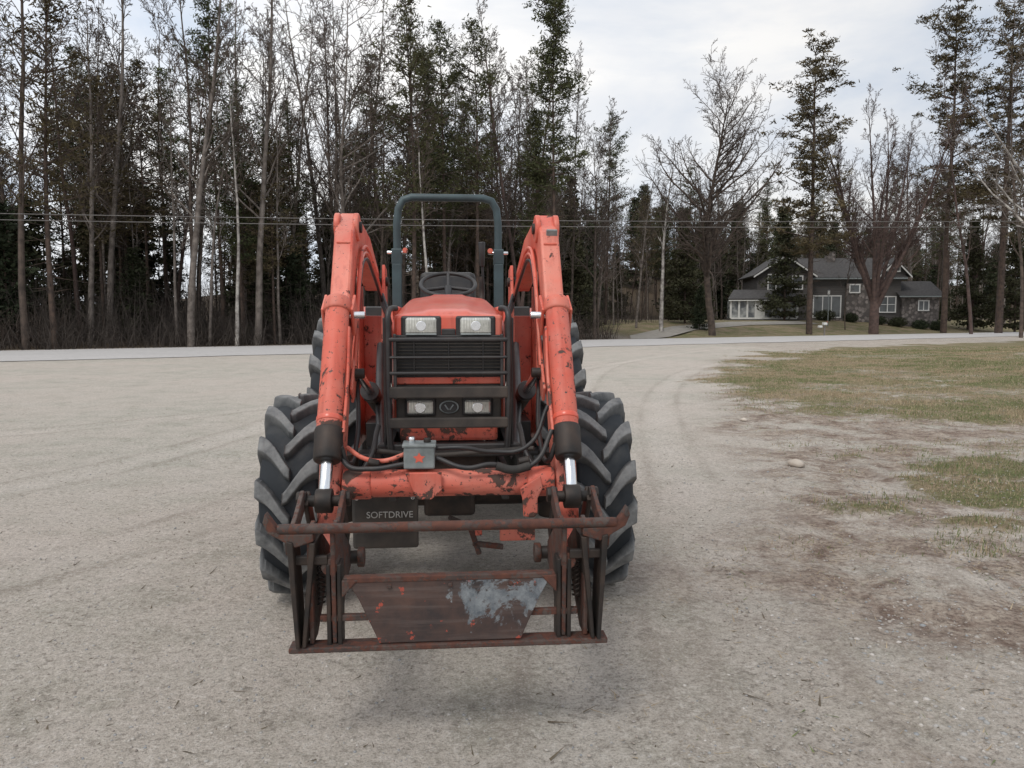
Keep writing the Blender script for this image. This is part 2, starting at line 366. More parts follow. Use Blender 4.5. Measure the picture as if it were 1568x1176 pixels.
# ---- loader
AX=.46
for s in (-1,1):
    x0,x1=s*(AX-.043),s*(AX+.043)
    ws=[.12,.15,.165,.165,.155,.14,.11]
    path=[(.62,1.68),(.1,1.82),(-.42,1.865),(-.56,1.79),(-.72,1.52),(-1.08,.85),(-1.22,.55)]
    prism('boom_arm',thick(path,ws),'x',x0,x1,RED,TR,.012)
    for k in (-1,1):
        cyl('elbow_boss',(s*AX+k*.030,-.50,1.875),(s*AX+k*.055,-.50,1.875),.064,RED,TR,24,bevel=.006)
    cyl('elbow_pin',(s*AX-.066,-.50,1.875),(s*AX+.066,-.50,1.875),.026,DARK,TR,16)
    box('boom_cap_plate',(s*AX,-.60,1.70),(.060,.012,.22),RED,TR,.004,rot=(math.radians(30),0,0))
    cyl('mast_pivot_pin',(s*(AX-.1),.6,1.68),(s*(AX+.1),.6,1.68),.028,DARK,TR)
    for k in (-1,1):
        a,b_=sorted((s*AX+k*.065,s*AX+k*.083))
        prism('loader_mast',[(.38,.70),(.80,.70),(.74,1.45),(.70,1.76),(.56,1.78),(.48,1.45)],'x',a,b_,RED,TR)
    box('mast_web',(s*AX,.73,1.1),(.13,.03,.75),RED,TR)
    box('mast_foot',(s*.36,.55,.78),(.25,.36,.14),BLK,TR)
    prism('side_frame',[(.5,.68),(.5,.86),(-.6,.80),(-.95,.92),(-.95,.84),(-.6,.68)],'x',s*.285,s*.31,BLK,TR)
    pipe('frame_brace',[(s*.30,-.7,.86),(s*.36,-.1,1.05),(s*.40,.45,1.30)],.022,BLK,TR)
    A2=Vector((s*.385,.50,.88)); B2=Vector((s*.385,-.80,1.22)); d=B2-A2
    cyl('lift_cylinder_barrel',A2,A2+d*.62,.042,BLK2,TR); cyl('lift_cylinder_gland',A2+d*.60,A2+d*.66,.047,BLK,TR)
    cyl('lift_cylinder_rod',A2+d*.6,B2,.020,CHR,TR); cyl('lift_pin',(s*.36,-.80,1.22),(s*.50,-.80,1.22),.022,DARK,TR)
    prism('lift_ear',[(-.70,1.38),(-.90,1.16),(-.86,1.10),(-.74,1.14),(-.66,1.28)],'x',s*.40,s*.412,RED,TR)
    P=Vector((s*AX,-.865,1.50)); Q=Vector((s*AX,-1.30,.786)); d=(Q-P)
    cyl('bucket_cylinder_cap',P-d*.05,P+d*.03,.054,REDW,TR,28,r2=.058,bevel=.012)
    cyl('bucket_cylinder_barrel',P+d*.02,P+d*.70,.049,REDW,TR,32)
    cyl('bucket_cylinder_band',P+d*.60,P+d*.625,.052,REDH,TR,32)
    cyl('bucket_cylinder_gland',P+d*.655,P+d*.815,.055,DARK,TR,32,r2=.052,bevel=.008)
    cyl('bucket_cylinder_rod',P+d*.8,P+d*.98,.0235,CHR,TR,24)
    cyl('rod_eye',Q+Vector((-.03,0,0)),Q+Vector((.03,0,0)),.045,DARK,TR,24)
    cyl('cylinder_top_pin',(s*(AX-.11),-.84,1.47),(s*(AX+.07),-.84,1.47),.015,CHR,TR,16)
    box('cylinder_bracket',(s*(AX-.06),-.80,1.47),(.012,.13,.13),RED,TR,rot=(math.radians(30),0,0))
    box('cylinder_bracket',(s*(AX+.06),-.80,1.47),(.012,.13,.13),RED,TR,rot=(math.radians(30),0,0))
    cyl('rod_pin',(s*(AX-.095),-1.30,.786),(s*(AX+.095),-1.30,.786),.021,DARK,TR,16)
    for k in (-1,1):
        xx=s*AX+k*.062
        prism('tilt_link',thick([(-1.31,.80),(-1.24,.70),(-1.16,.60)],[.07,.065,.07]),'x',xx-.009,xx+.009,DARK,TR)
        prism('attach_link',thick([(-1.31,.80),(-1.45,.745),(-1.60,.70)],[.07,.06,.06]),'x',xx+k*.012-.008,xx+k*.012+.008,RUST,TR)
        cyl('link_bolt',(xx,-1.31,.80),(xx+k*.035,-1.31,.80),.026,DARK,TR,6)
    for i in range(3):
        pipe('hydraulic_tube',[(s*(AX-.060-.004*i),.58,1.60-.035*i),(s*(AX-.060),.1,1.745-.03*i),(s*(AX-.060),-.35,1.80-.03*i),(s*(AX-.060),-.52,1.72-.03*i),(s*(AX-.060),-.80,1.25-.03*i)],.008,RED if i<2 else BLK,TR)
    for i in range(3):
        pipe('hydraulic_hose',[(s*(AX-.07),.5,1.60-.03*i),(s*(AX-.12-.01*i),.35,1.45-.04*i),(s*.33,.40,1.1),(s*.28,.5,.9)],.011,BLK,TR)
    pipe('cylinder_hose',[(s*(AX-.06),-.72,1.20),(s*(AX-.085),-1.0,.95),(s*(AX-.07),-1.17,.9),(s*(AX-.05),-1.2,.97)],.010,BLK,TR)
    pipe('cylinder_port_tube',[(s*(AX-.052),-.92,1.42),(s*(AX-.058),-1.05,1.2),(s*(AX-.055),-1.17,1.02)],.007,REDW,TR)
box('elbow_wear_plate',(AX+.010,-.605,1.80),(.05,.014,.13),GREY,TR,rot=(math.radians(28),0,0))
yC=-1.15; zC=.815
cyl('torque_tube',(-AX+.05,yC,zC),(AX-.05,yC,zC),.053,REDW,TR,36)
for s in (-1,1): cyl('torque_collar',(s*(AX-.16),yC,zC),(s*(AX-.05),yC,zC),.06,REDW,TR,36,bevel=.01)
prism('tube_bracket',[(-.17,.87),(-.03,.87),(-.03,.80),(-.07,.765),(-.12,.765),(-.14,.80)],'y',yC-.075,yC-.055,REDW,TR)
prism('tube_bracket_side',[(.27,.80),(.35,.85),(.36,.80),(.34,.76),(.34,.70),(.325,.685),(.285,.69),(.28,.76)],'y',yC-.07,yC-.055,REDW,TR)
box('hose_valve_block',(-.115,yC-.02,.925),(.118,.10,.085),GREY,TR,.006)
box('hose_valve_lid',(-.115,yC-.02,.972),(.128,.11,.012),GREY,TR,.003)
mesh_obj('valve_emblem',[(-.115+.024*math.cos(math.radians(a))*(1 if i%2==0 else .5),yC-.0715,.925+.022*math.sin(math.radians(a))*(1 if i%2==0 else .5)) for i,a in enumerate(range(90,450,36))],[tuple(range(10))],REDH,TR)
cyl('valve_port',(-.145,yC-.02,.975),(-.145,yC-.02,1.0),.014,CHR,TR,12); cyl('valve_port',(-.085,yC-.02,.975),(-.085,yC-.02,.995),.014,DARK,TR,12)
pipe('cross_hose',[(-.42,yC-.0,1.0),(-.39,yC-.05,.90),(-.30,yC-.06,.885),(-.17,yC-.05,.90)],.010,BLK,TR)
pipe('cross_hose',[(-.40,yC+.05,.95),(-.33,yC,.915),(-.25,yC-.03,.91),(-.17,yC,.93)],.009,REDW,TR)
pipe('cross_hose',[(-.05,yC-.04,.92),(.06,yC-.07,.885),(.17,yC-.06,.895),(.24,yC-.05,.87),(.33,yC-.06,.90),(.40,yC-.02,1.02)],.010,BLK,TR)
pipe('cross_hose',[(-.05,yC,.95),(.05,yC-.02,.955),(.16,yC-.0,.935),(.30,yC,.95),(.40,yC+.1,1.1)],.009,BLK,TR)
pipe('cross_hose',[(-.30,yC+.2,.91),(-.1,yC+.25,.88),(.2,yC+.22,.90),(.35,yC+.15,.92)],.010,BLK2,TR)
pipe('hose_sleeve',[(.18,yC-.062,.890),(.24,yC-.066,.874),(.31,yC-.064,.888)],.017,BLK2,TR)
for s in (-1,1):
    pipe('coupler_hose',[(s*.30,yC+.3,1.0),(s*.34,yC+.1,.86),(s*.40,yC+.12,.80),(s*.36,yC+.3,.72)],.011,BLK,TR)
    cyl('hose_fitting',(s*.27,yC-.04,.90),(s*.31,yC-.045,.91),.016,DARK,TR,8)
box('under_panel',(-.28,-.80,.615),(.285,.03,.16),BLK2,TR,.012)
box('under_panel_lower',(-.28,-.79,.49),(.285,.03,.08),BLK2,TR,.012)
box('under_panel_mount',(-.28,-.72,.60),(.2,.14,.22),DARK,TR,.01)
for sx in (-.40,-.16): cyl('panel_bolt',(sx,-.815,.68),(sx,-.825,.68),.009,CHR,TR,8)
LW=simple('lettering_white',(.5,.5,.48),bs=0)
for txt,sz,z in (('SOFTDRIVE',.040,.592),('U  S  A',.022,.556)):
    tx=bpy.data.curves.new('panel_lettering','FONT'); tx.body=txt; tx.size=sz; tx.align_x='CENTER'; tx.extrude=.001
    tx.materials.append(LW)
    o=bpy.data.objects.new('panel_lettering',tx); COL.objects.link(o); o.parent=TR; o.location=(-.26,-.8175,z); o.rotation_euler=(math.radians(90),0,0)
box('hanging_red_tab',(.285,-.95,.55),(.15,.02,.065),REDW,TR,.006)
box('hanging_bracket',(.10,-.95,.535),(.022,.03,.15),RUST,TR,.004,rot=(0,math.radians(-18),0))
box('hanging_bracket',(.16,-.95,.50),(.13,.03,.02),RUST,TR,.004,rot=(0,math.radians(8),0))
box('hanging_bracket',(.12,-.95,.57),(.03,.03,.05),REDW,TR,.004)
pipe('draw_link',[(0,-1.1,.66),(.1,-1.0,.60),(.24,-.95,.60)],.01,DARK,TR)

# ---- quick-attach frame
yQ=-1.64
cyl('attach_top_bar',(-.555,yQ,.775),(.555,yQ,.775),.017,RUST,TR,20)
for s in (-1,1):
    prism('attach_end_hook',[(s*.592,.830),(s*.600,.80),(s*.585,.765),(s*.535,.735),(s*.50,.715),(s*.44,.735),(s*.44,.76),(s*.545,.762),(s*.572,.80)],'y',yQ-.012,yQ+.03,RUST,TR)
    prism('attach_side_web',[(s*.525,.74),(s*.505,.735),(s*.49,.38),(s*.503,.38)],'y',yQ-.02,yQ+.10,DARK,TR)
    prism('attach_side_web',[(s*.455,.73),(s*.435,.73),(s*.472,.38),(s*.485,.38)],'y',yQ-.01,yQ+.11,DARK,TR)
    for xx in (.365,.40):
        box('attach_post',(s*xx,yQ+.05,.50),(.014,.075,.30),DARK,TR)
    for (xa,xb) in ((AX-.085,AX-.070),(AX-.010,AX+.005)):
        prism('attach_ear',[(yQ+.0,.76),(yQ+.09,.78),(yQ+.40,.60),(yQ+.40,.52),(yQ+.30,.50),(yQ+.10,.38),(yQ+.02,.38)],'x',s*xa,s*xb,RUST,TR)
    cyl('attach_pivot',(s*(AX-.12),yQ+.41,.55),(s*(AX+.08),yQ+.41,.55),.025,DARK,TR)
    cyl('attach_pin_head',(s*(AX-.135),yQ+.41,.55),(s*(AX-.11),yQ+.41,.55),.038,RUST,TR,16)
    box('lock_lever',(s*.46,yQ+.02,.665),(.12,.02,.03),DARK,TR)
    cyl('lock_boss',(s*.395,yQ+.015,.64),(s*.395,yQ+.10,.64),.028,RUST,TR,16)
    box('lock_bar',(s*.35,yQ+.03,.465),(.16,.022,.022),RUST,TR)
    prism('corner_gusset',[(s*.355,.60),(s*.30,.60),(s*.355,.54)],'y',yQ+.0,yQ+.015,RUST,TR)
    pipe('lock_spring',[(s*(.43+.012*math.cos(t*1.3)),yQ+.06+.012*math.sin(t*1.3),.50+t*.0035) for t in range(40)],.003,DARK,TR,smooth=False)
box('attach_beam',(0,yQ+.02,.598),(.70,.035,.020),RUST,TR,.004)
prism('attach_centre_plate',[(-.335,.592),(.335,.592),(.30,.53),(.235,.382),(-.235,.382),(-.30,.53)],'y',yQ+.005,yQ+.016,PLATE,TR,.002)
box('attach_bottom_bar',(0,yQ+.03,.368),(1.06,.07,.020),RUST,TR,.005)
for xx in (-.2,.0,.2): cyl('plate_bolt',(xx,yQ+.006,.575),(xx,yQ-.004,.575),.009,RUST,TR,6)

# ---------------------------------------------------------------- terrain
A_=math.radians(33.4); EX=np.array([math.cos(A_),math.sin(A_)]); NX=np.array([-math.sin(A_),math.cos(A_)])
ORG=np.array([0.,50.])
def sq(X,Y):
    dx=X-ORG[0]; dy=Y-ORG[1]; return dx*EX[0]+dy*EX[1], dx*NX[0]+dy*NX[1]
def xy(s,q): p=ORG+s*EX+q*NX; return float(p[0]),float(p[1])
def sst(a,b,x):
    t=np.clip((x-a)/(b-a),0,1); return t*t*(3-2*t)
_G={}
def vnoise(X,Y,sc,seed):
    if seed not in _G: _G[seed]=np.random.default_rng(seed).random((256,256))
    G=_G[seed]
    x=X/sc; y=Y/sc; xi=np.floor(x).astype(int); yi=np.floor(y).astype(int); fx=x-xi; fy=y-yi
    fx=fx*fx*(3-2*fx); fy=fy*fy*(3-2*fy)
    g=lambda i,j:G[i%256,j%256]
    return (g(xi,yi)*(1-fx)+g(xi+1,yi)*fx)*(1-fy)+(g(xi,yi+1)*(1-fx)+g(xi+1,yi+1)*fx)*fy
POLY=np.array([(3.9,12.2),(5.2,18),(8.2,27),(13.0,36),(20,42.5),(46,60),(90,88),(60,30),(25,10),(7.5,9.0),(5.0,10.4)])
def psd(X,Y,P):
    d=np.full(X.shape,1e9); inside=np.zeros(X.shape,bool); n=len(P)
    for i in range(n):
        ax,ay=P[i]; bx,by=P[(i+1)%n]; ex,ey=bx-ax,by-ay
        t=np.clip(((X-ax)*ex+(Y-ay)*ey)/(ex*ex+ey*ey),0,1)
        d=np.minimum(d,np.hypot(X-ax-t*ex,Y-ay-t*ey))
        c=((ay>Y)!=(by>Y))&(X<(bx-ax)*(Y-ay)/(by-ay+1e-12)+ax); inside^=c
    return np.where(inside,d,-d)
def gmask(X,Y):
    d=psd(X,Y,POLY)+(vnoise(X,Y,1.6,5)-.5)*2.8+(vnoise(X,Y,.35,6)-.5)*1.2
    m=sst(-1.1,1.5,d)
    m=m*(1-.5*sst(.52,.74,vnoise(X,Y,2.3,14)*.6+vnoise(X,Y,.6,15)*.4))
    def blob(cx,cy,rx,ry): return sst(1.3,.1,np.hypot((X-cx)/rx,(Y-cy)/ry)+(vnoise(X,Y,.4,8)-.5)*1.4)
    return np.clip(m+.85*blob(4.9,7.1,1.5,.8)+.7*blob(4.6,5.7,1.6,.6)+.3*blob(3.4,6.0,1.3,.6)+.4*blob(4.8,8.6,1.8,.6)+.3*blob(3.2,4.6,1.2,.7),0,1)
def dmask(X,Y):
    xb=np.interp(Y,[0,2.4,4,8,12.6,18,27,36],[.2,.5,1.0,2.0,3.2,4.6,7.2,12.3])
    return sst(-.6,1.1,X-xb+(vnoise(X,Y,1.5,9)-.5)*1.8)*(1-sst(14,34,Y)*.5)
def pathd(X,Y,pts):
    d=np.full(X.shape,1e9)
    for (ax,ay),(bx,by) in zip(pts,pts[1:]):
        ex,ey=bx-ax,by-ay; t=np.clip(((X-ax)*ex+(Y-ay)*ey)/(ex*ex+ey*ey),0,1); d=np.minimum(d,np.hypot(X-ax-t*ex,Y-ay-t*ey))
    return d
def smoothpts(P,n=24):
    P=np.array(P,float); t=np.linspace(0,len(P)-1,n); 
    x=np.interp(t,range(len(P)),P[:,0]); y=np.interp(t,range(len(P)),P[:,1])
    for _ in range(12):
        x[1:-1]=(x[:-2]+x[2:]+2*x[1:-1])/4; y[1:-1]=(y[:-2]+y[2:]+2*y[1:-1])/4
    return list(zip(x,y))
TRK=[smoothpts(p) for p in ([(.9,1),(1.4,6),(2.3,13),(4.4,21),(9,30),(18,41)],[(2.4,1),(2.9,6),(4.0,13),(6.3,20),(11,28.5),(20,39)],[(.2,1),(.6,8),(1.3,16),(2.8,25),(7,34),(14,42)],
     [(-6,1.5),(-3.2,3.2),(-1.6,6),(-1.0,12),(-1.4,22),(-4,33)],[(-7.5,3),(-5,4.6),(-3.6,7.5),(-3.0,13),(-3.2,22),(-6,31)],[(-9,8),(-6,9.5),(-3,14),(1,20),(6,31),(12,41)])]
def tmask(X,Y):
    m=np.zeros(X.shape)
    for i,p in enumerate(TRK):
        d=pathd(X,Y,p); w=.18
        band=np.exp(-(d/w)**2)*(.2+.8*vnoise(X,Y,1.1,40+i)); edge=np.exp(-((d-.28)/.06)**2)*(.2+.8*vnoise(X,Y,.6,50+i))
        m=m+band-.9*edge
    return np.clip(m,-1,1)
def height(X,Y):
    s,q=sq(X,Y)
    h=1.40*sst(1.5,14,q)*sst(5,30,s)+.5*sst(2,20,q)*(1-sst(5,30,s))
    h=h+10*sst(30,75,q)*sst(0,45,s)
    near=1-sst(20,40,np.hypot(X,Y))
    h=h+near*((vnoise(X,Y,1.3,1)-.5)*.03+(vnoise(X,Y,.35,2)-.5)*.012+(vnoise(X,Y,.12,3)-.5)*.008)
    g=gmask(X,Y); dm=dmask(X,Y)
    pd=psd(X,Y,POLY)
    return h+g*.05*near+.35*sst(1,14,pd)*(1-sst(-13,-9,q))*(.7+.6*vnoise(X,Y,4.,17))+near*dm*((vnoise(X,Y,.22,4)-.5)*.024+(vnoise(X,Y,.6,16)-.5)*.035)
def axis(lo,dlo,dhi,hi,step,grow):
    a=list(np.arange(dlo,dhi,step)); v=a[-1]; st=step
    while v<hi: st*=grow; v+=st; a.append(v)
    v=a[0]; st=step; b=[]
    while v>lo: st*=grow; v-=st; b.append(v)
    return np.array(b[::-1]+a)
gx=axis(-900,-6,8,900,.065,1.035); gy=axis(-300,1.2,12,1500,.065,1.018)
GX,GY=np.meshgrid(gx,gy); fx,fy=GX.ravel(),GY.ravel()
TM=tmask(fx,fy)
H=height(fx,fy)-.012*TM*(1-sst(20,40,np.hypot(fx,fy)))
nx=len(gx); ny=len(gy)
idx=np.arange(nx*ny).reshape(ny,nx)
Fq=np.stack([idx[:-1,:-1].ravel(),idx[:-1,1:].ravel(),idx[1:,1:].ravel(),idx[1:,:-1].ravel()],1)
def ground_mat():
    m,nt,b=new_mat('gravel_and_grass_ground'); co=N(nt,'ShaderNodeNewGeometry').outputs['Position']
    at=N(nt,'ShaderNodeAttribute'); at.attribute_name='masks'; sp=N(nt,'ShaderNodeSeparateColor'); nt.links.new(at.outputs['Color'],sp.inputs[0])
    at2=N(nt,'ShaderNodeAttribute'); at2.attribute_name='tracks'
    big=noise(nt,co,.30,4,.6); mid=noise(nt,co,2.0,7,.70,.3); fine=noise(nt,co,30,6,.8); ff=noise(nt,co,95,3,.75); md=noise(nt,co,9,5,.7)
    g=mix(nt,ramp(nt,big,[(.38,0.),(.62,1.)]),(.545,.480,.420),(.430,.412,.350))
    g=mix(nt,ramp(nt,mid,[(.38,0.),(.66,.75)]),g,(.60,.54,.485))
    g=mix(nt,ramp(nt,mid,[(.30,.5),(.46,0.)]),g,(.33,.31,.255))
    g=mix(nt,ramp(nt,md,[(.32,.45),(.48,0.)]),g,(.31,.28,.235))
    g=mix(nt,ramp(nt,at2.outputs['Fac'],[(.5,0.),(.95,.5)]),g,(.64,.585,.53))
    g=mix(nt,ramp(nt,at2.outputs['Fac'],[(.1,.55),(.48,0.)]),g,(.29,.245,.205))
    g=mix(nt,ramp(nt,fine,[(.34,.8),(.48,0.)]),g,(.19,.168,.142))
    g=mix(nt,ramp(nt,fine,[(.53,0.),(.66,.7)]),g,(.74,.70,.65))
    g=mix(nt,ramp(nt,ff,[(.36,.6),(.5,0.)]),g,(.23,.21,.18))
    g=mix(nt,ramp(nt,ff,[(.56,0.),(.68,.5)]),g,(.74,.70,.65))
    dn=noise(nt,co,4.5,8,.74,.4)
    d=mix(nt,ramp(nt,dn,[(.38,0.),(.60,1.)]),(.19,.13,.10),(.47,.40,.33))
    d=mix(nt,ramp(nt,fine,[(.38,.75),(.54,0.)]),d,(.09,.062,.05))
    d=mix(nt,ramp(nt,fine,[(.58,0.),(.70,.6)]),d,(.52,.48,.42))
    dk=math_(nt,'MULTIPLY',sp.outputs[1],ramp(nt,noise(nt,co,1.3,7,.70),[(.42,.12),(.54,1.)]))
    g=mix(nt,dk,g,d)
    gr=mix(nt,ramp(nt,noise(nt,co,.8,7,.70),[(.42,0.),(.60,1.)]),(.32,.25,.165),(.16,.17,.07))
    gr=mix(nt,ramp(nt,noise(nt,co,19,6,.78),[(.38,.75),(.56,0.)]),gr,(.08,.065,.04))
    gkn=math_(nt,'ADD',sp.outputs[0],math_(nt,'MULTIPLY',math_(nt,'SUBTRACT',noise(nt,co,6,6,.72),.5),1.6))
    g=mix(nt,ramp(nt,gkn,[(.3,0.),(.62,1.)]),g,gr)
    fl=mix(nt,mid,(.05,.038,.027),(.11,.08,.052)); g=mix(nt,sp.outputs[2],g,fl)
    nt.links.new(g,b.inputs['Base Color']); b.inputs['Roughness'].default_value=.95; b.inputs['Specular IOR Level'].default_value=.2
    a=math_(nt,'ADD',fine,math_(nt,'MULTIPLY',ff,.45))
    bump(nt,b,a,.9,.022)
    return m
GM=ground_mat()
me=np_mesh('ground',np.stack([fx,fy,H],1),Fq,GM,smooth=True)
sN,qN=sq(fx,fy)
g=gmask(fx,fy)*(1-sst(-13,-10.5,qN))
lawn=sst(.5,2,qN)*(1-sst(28,34,qN))*sst(8,20,sN)*.9
forest=sst(.8,3.,qN)*(1-lawn)
g=np.clip(g+lawn,0,1)
Cc=np.stack([g,dmask(fx,fy),forest,np.ones_like(g)],1).astype(np.float32)
at=me.attributes.new('masks','FLOAT_COLOR','POINT'); at.data.foreach_set('color',Cc.ravel())
at=me.attributes.new('tracks','FLOAT','POINT'); at.data.foreach_set('value',(TM*.5+.5).astype(np.float32))
link('ground',me)
def road_mat():
    m,nt,b=new_mat('pale_road'); co=N(nt,'ShaderNodeNewGeometry').outputs['Position']
    c=mix(nt,noise(nt,co,.5,5),(.43,.415,.405),(.52,.505,.49)); c=mix(nt,ramp(nt,noise(nt,co,6,5),[(.5,0.),(.7,.4)]),c,(.34,.33,.32))
    nt.links.new(c,b.inputs['Base Color']); b.inputs['Roughness'].default_value=.9; return m
RV=[];RF=[]
ss=np.arange(-160,260,2.)
rr_=random.Random(3)
for s_ in ss:
    for q_,z in ((-10.0,.0),(-9.2,.05),(-5,.10),(-.8,.06),(.2,.02)):
        w=rr_.uniform(-.35,.35) if q_ in(-10.0,.2) else 0
        x,y=xy(s_,q_+w); RV.append((x,y,z+.02))
for i in range(len(ss)-1):
    for j in range(4): RF.append((i*5+j,(i+1)*5+j,(i+1)*5+j+1,i*5+j+1))
mesh_obj('road',RV,RF,road_mat(),smooth=True)
dv=[]
for i,(s_,q_) in enumerate([(12,.5),(16,4),(24,8),(34,10),(46,10.5)]):
    for w in (-1.1,1.1):
        x,y=xy(s_-(w if i<2 else w*.3),q_+ (w if i>0 else w*.1)); dv.append((x,y,float(height(np.array([x]),np.array([y]))[0])+.06))
mesh_obj('driveway',dv,[(2*i,2*i+2,2*i+3,2*i+1) for i in range(4)],simple('driveway_gravel',(.30,.28,.25),(.24,.22,.19),2,.9,bs=0))

def scatter_stones(name,P,R,mat):
    bm=bmesh.new(); bmesh.ops.create_icosphere(bm,subdivisions=1,radius=1); bv=np.array([v.co[:] for v in bm.verts]); bf=np.array([[v.index for v in f.verts] for f in bm.faces]); bm.free()
    n=len(P); a=rng.random(n)*6.28; ca,sa=np.cos(a),np.sin(a)
    jit=1+.35*(rng.random((n,len(bv)))-.5)
    v=bv[None]*jit[...,None]*np.stack([R*(.8+.6*rng.random(n)),R*(.7+.4*rng.random(n)),R*(.45+.3*rng.random(n))],1)[:,None,:]
    x=v[...,0]*ca[:,None]-v[...,1]*sa[:,None]; y=v[...,0]*sa[:,None]+v[...,1]*ca[:,None]
    V=np.stack([x+P[:,0:1],y+P[:,1:2],v[...,2]+P[:,2:3]],2).reshape(-1,3)
    Fv=(bf[None]+(np.arange(n)*len(bv))[:,None,None]).reshape(-1,3)
    me=np_mesh(name,V,Fv,mat); c=np.repeat(rng.random(n),len(bv)).astype(np.float32)
    at=me.attributes.new('rnd','FLOAT','POINT'); at.data.foreach_set('value',c); return link(name,me)
m,nt,b=new_mat('gravel_stone'); a_=N(nt,'ShaderNodeAttribute'); a_.attribute_name='rnd'
nt.links.new(ramp(nt,a_.outputs['Fac'],[(0,(.22,.195,.17)),(.35,(.40,.355,.31)),(.6,(.27,.285,.295)),(.88,(.44,.41,.37)),(1,(.54,.51,.48))]),b.inputs['Base Color']); b.inputs['Roughness'].default_value=.85; SM=m
n=42000
Y=1.6+rng.random(n)**1.6*14; X=(rng.random(n)*1.7-.85)*Y*.92
R=.0022+.0060*rng.random(n)**3.5
keep=rng.random(n)<(.55+.45*dmask(X,Y)); X,Y,R=X[keep],Y[keep],R[keep]
scatter_stones('loose_gravel',np.stack([X,Y,height(X,Y)+R*.15],1),R,SM)
n=5200; Y=1.7+rng.random(n)**1.3*11; X=np.interp(Y,[1.7,4,8,12],[.7,1.2,2.2,3.4])+rng.random(n)**1.1*Y*.62; R=.005+.011*rng.random(n)**3.2
keep=rng.random(n)<.2+.8*sst(.45,.7,vnoise(X,Y,.8,61)); X,Y,R=X[keep],Y[keep],R[keep]
scatter_stones('coarse_stones',np.stack([X,Y,height(X,Y)-R*.05],1),R,SM)
FSM=simple('field_stone_mat',(.55,.49,.42),(.42,.36,.30),6)
for (x,y,r) in ((2.82,7.5,.075),(3.3,10.8,.05)): scatter_stones('field_stone',np.array([[x,y,.03]]),np.array([r]),FSM)

GRM,nt,b=new_mat('grass_blade'); a_=N(nt,'ShaderNodeAttribute'); a_.attribute_name='tint'; nt.links.new(a_.outputs['Color'],b.inputs['Base Color']); b.inputs['Roughness'].default_value=.7
def blades(name,X,Y,hh,w,greenp,flat=0,dark=0):
    n=len(X); Z=height(X,Y); a=rng.random(n)*6.28; ln=(.35+flat)*rng.standard_normal((n,2))
    dx=np.cos(a)*w/2; dy=np.sin(a)*w/2
    p0=np.stack([X-dx,Y-dy,Z-.003],1); p1=np.stack([X+dx,Y+dy,Z-.003],1)
    p2=np.stack([X+ln[:,0]*hh,Y+ln[:,1]*hh,Z+hh*(1-.7*flat*.5)],1)
    V=np.stack([p0,p1,p2],1).reshape(-1,3); Fv=np.arange(3*n).reshape(-1,3)
    me=np_mesh(name,V,Fv,None); isg=rng.random(n)<greenp; t=rng.random(n)[:,None]
    gc=np.array([.10,.13,.045])*(1-t)+np.array([.20,.235,.09])*t; sc=np.array([.28,.21,.13])*(1-t)+np.array([.48,.39,.26])*t
    c=np.where(isg[:,None],gc,sc)*(1-dark); c=np.concatenate([c,np.ones((n,1))],1); c=np.repeat(c,3,0).astype(np.float32)
    at=me.attributes.new('tint','FLOAT_COLOR','POINT'); at.data.foreach_set('color',c.ravel())
    me.materials.append(GRM); return link(name,me)
n=330000; Y=4.5+rng.random(n)**1.25*34; X=Y*(.24+rng.random(n)*.54)
m_=gmask(X,Y); sN,qN=sq(X,Y); keep=(rng.random(n)<m_**1.4*(.3+.7*vnoise(X,Y,.3,24)))&(qN<-11); X,Y=X[keep],Y[keep]
gp=np.clip((vnoise(X,Y,1.6,21)*.55+vnoise(X,Y,.35,22)*.45-.43)*4.5,.06,.75); gp=np.where(Y<9.3,np.maximum(gp,.5),gp)
blades('grass',X,Y,(.012+.032*rng.random(len(X)))*(vnoise(X,Y,.6,23)+.5),.004+.0005*Y,gp)
n=26000; Y=1.8+rng.random(n)*14; X=Y*(.10+rng.random(n)*.62); keep=rng.random(n)<dmask(X,Y)*(vnoise(X,Y,.7,31)**1.6); X,Y=X[keep],Y[keep]
blades('dead_grass_litter',X,Y,.008+.02*rng.random(len(X)),.007,.15,flat=1.6)
n=900; Y=1.8+rng.random(n)**1.3*14; X=(rng.random(n)*1.5-.75)*Y
blades('leaf_litter',X,Y,.010+.02*rng.random(n),.014,.0,flat=1.6,dark=.70)

# ---------------------------------------------------------------- trees
def seg_mesh(segs,sides=4):
    s=np.array(segs,dtype=np.float64); n=len(s)
    p0,p1,r0,r1=s[:,0:3],s[:,3:6],s[:,6],s[:,7]
    d=p1-p0; d/=np.linalg.norm(d,axis=1,keepdims=True)+1e-9
    ref=np.where(np.abs(d[:,2:3])>.9,np.array([[1.,0,0]]),np.array([[0,0,1.]]))
    u=np.cross(d,ref); u/=np.linalg.norm(u,axis=1,keepdims=True)+1e-9; v=np.cross(d,u)
    V=[]
    for base,r in ((p0,r0),(p1,r1)):
        for k in range(sides):
            a=2*math.pi*k/sides; V.append(base+(u*math.cos(a)+v*math.sin(a))*r[:,None])
    V=np.stack(V,1).reshape(-1,3); o=(np.arange(n)*2*sides)[:,None]
    F=np.concatenate([o+np.array([[k,(k+1)%sides,sides+(k+1)%sides,sides+k]]) for k in range(sides)],0)
    return V,F
def rv(r): return Vector((r.gauss(0,1),r.gauss(0,1),r.gauss(0,1))).normalized()
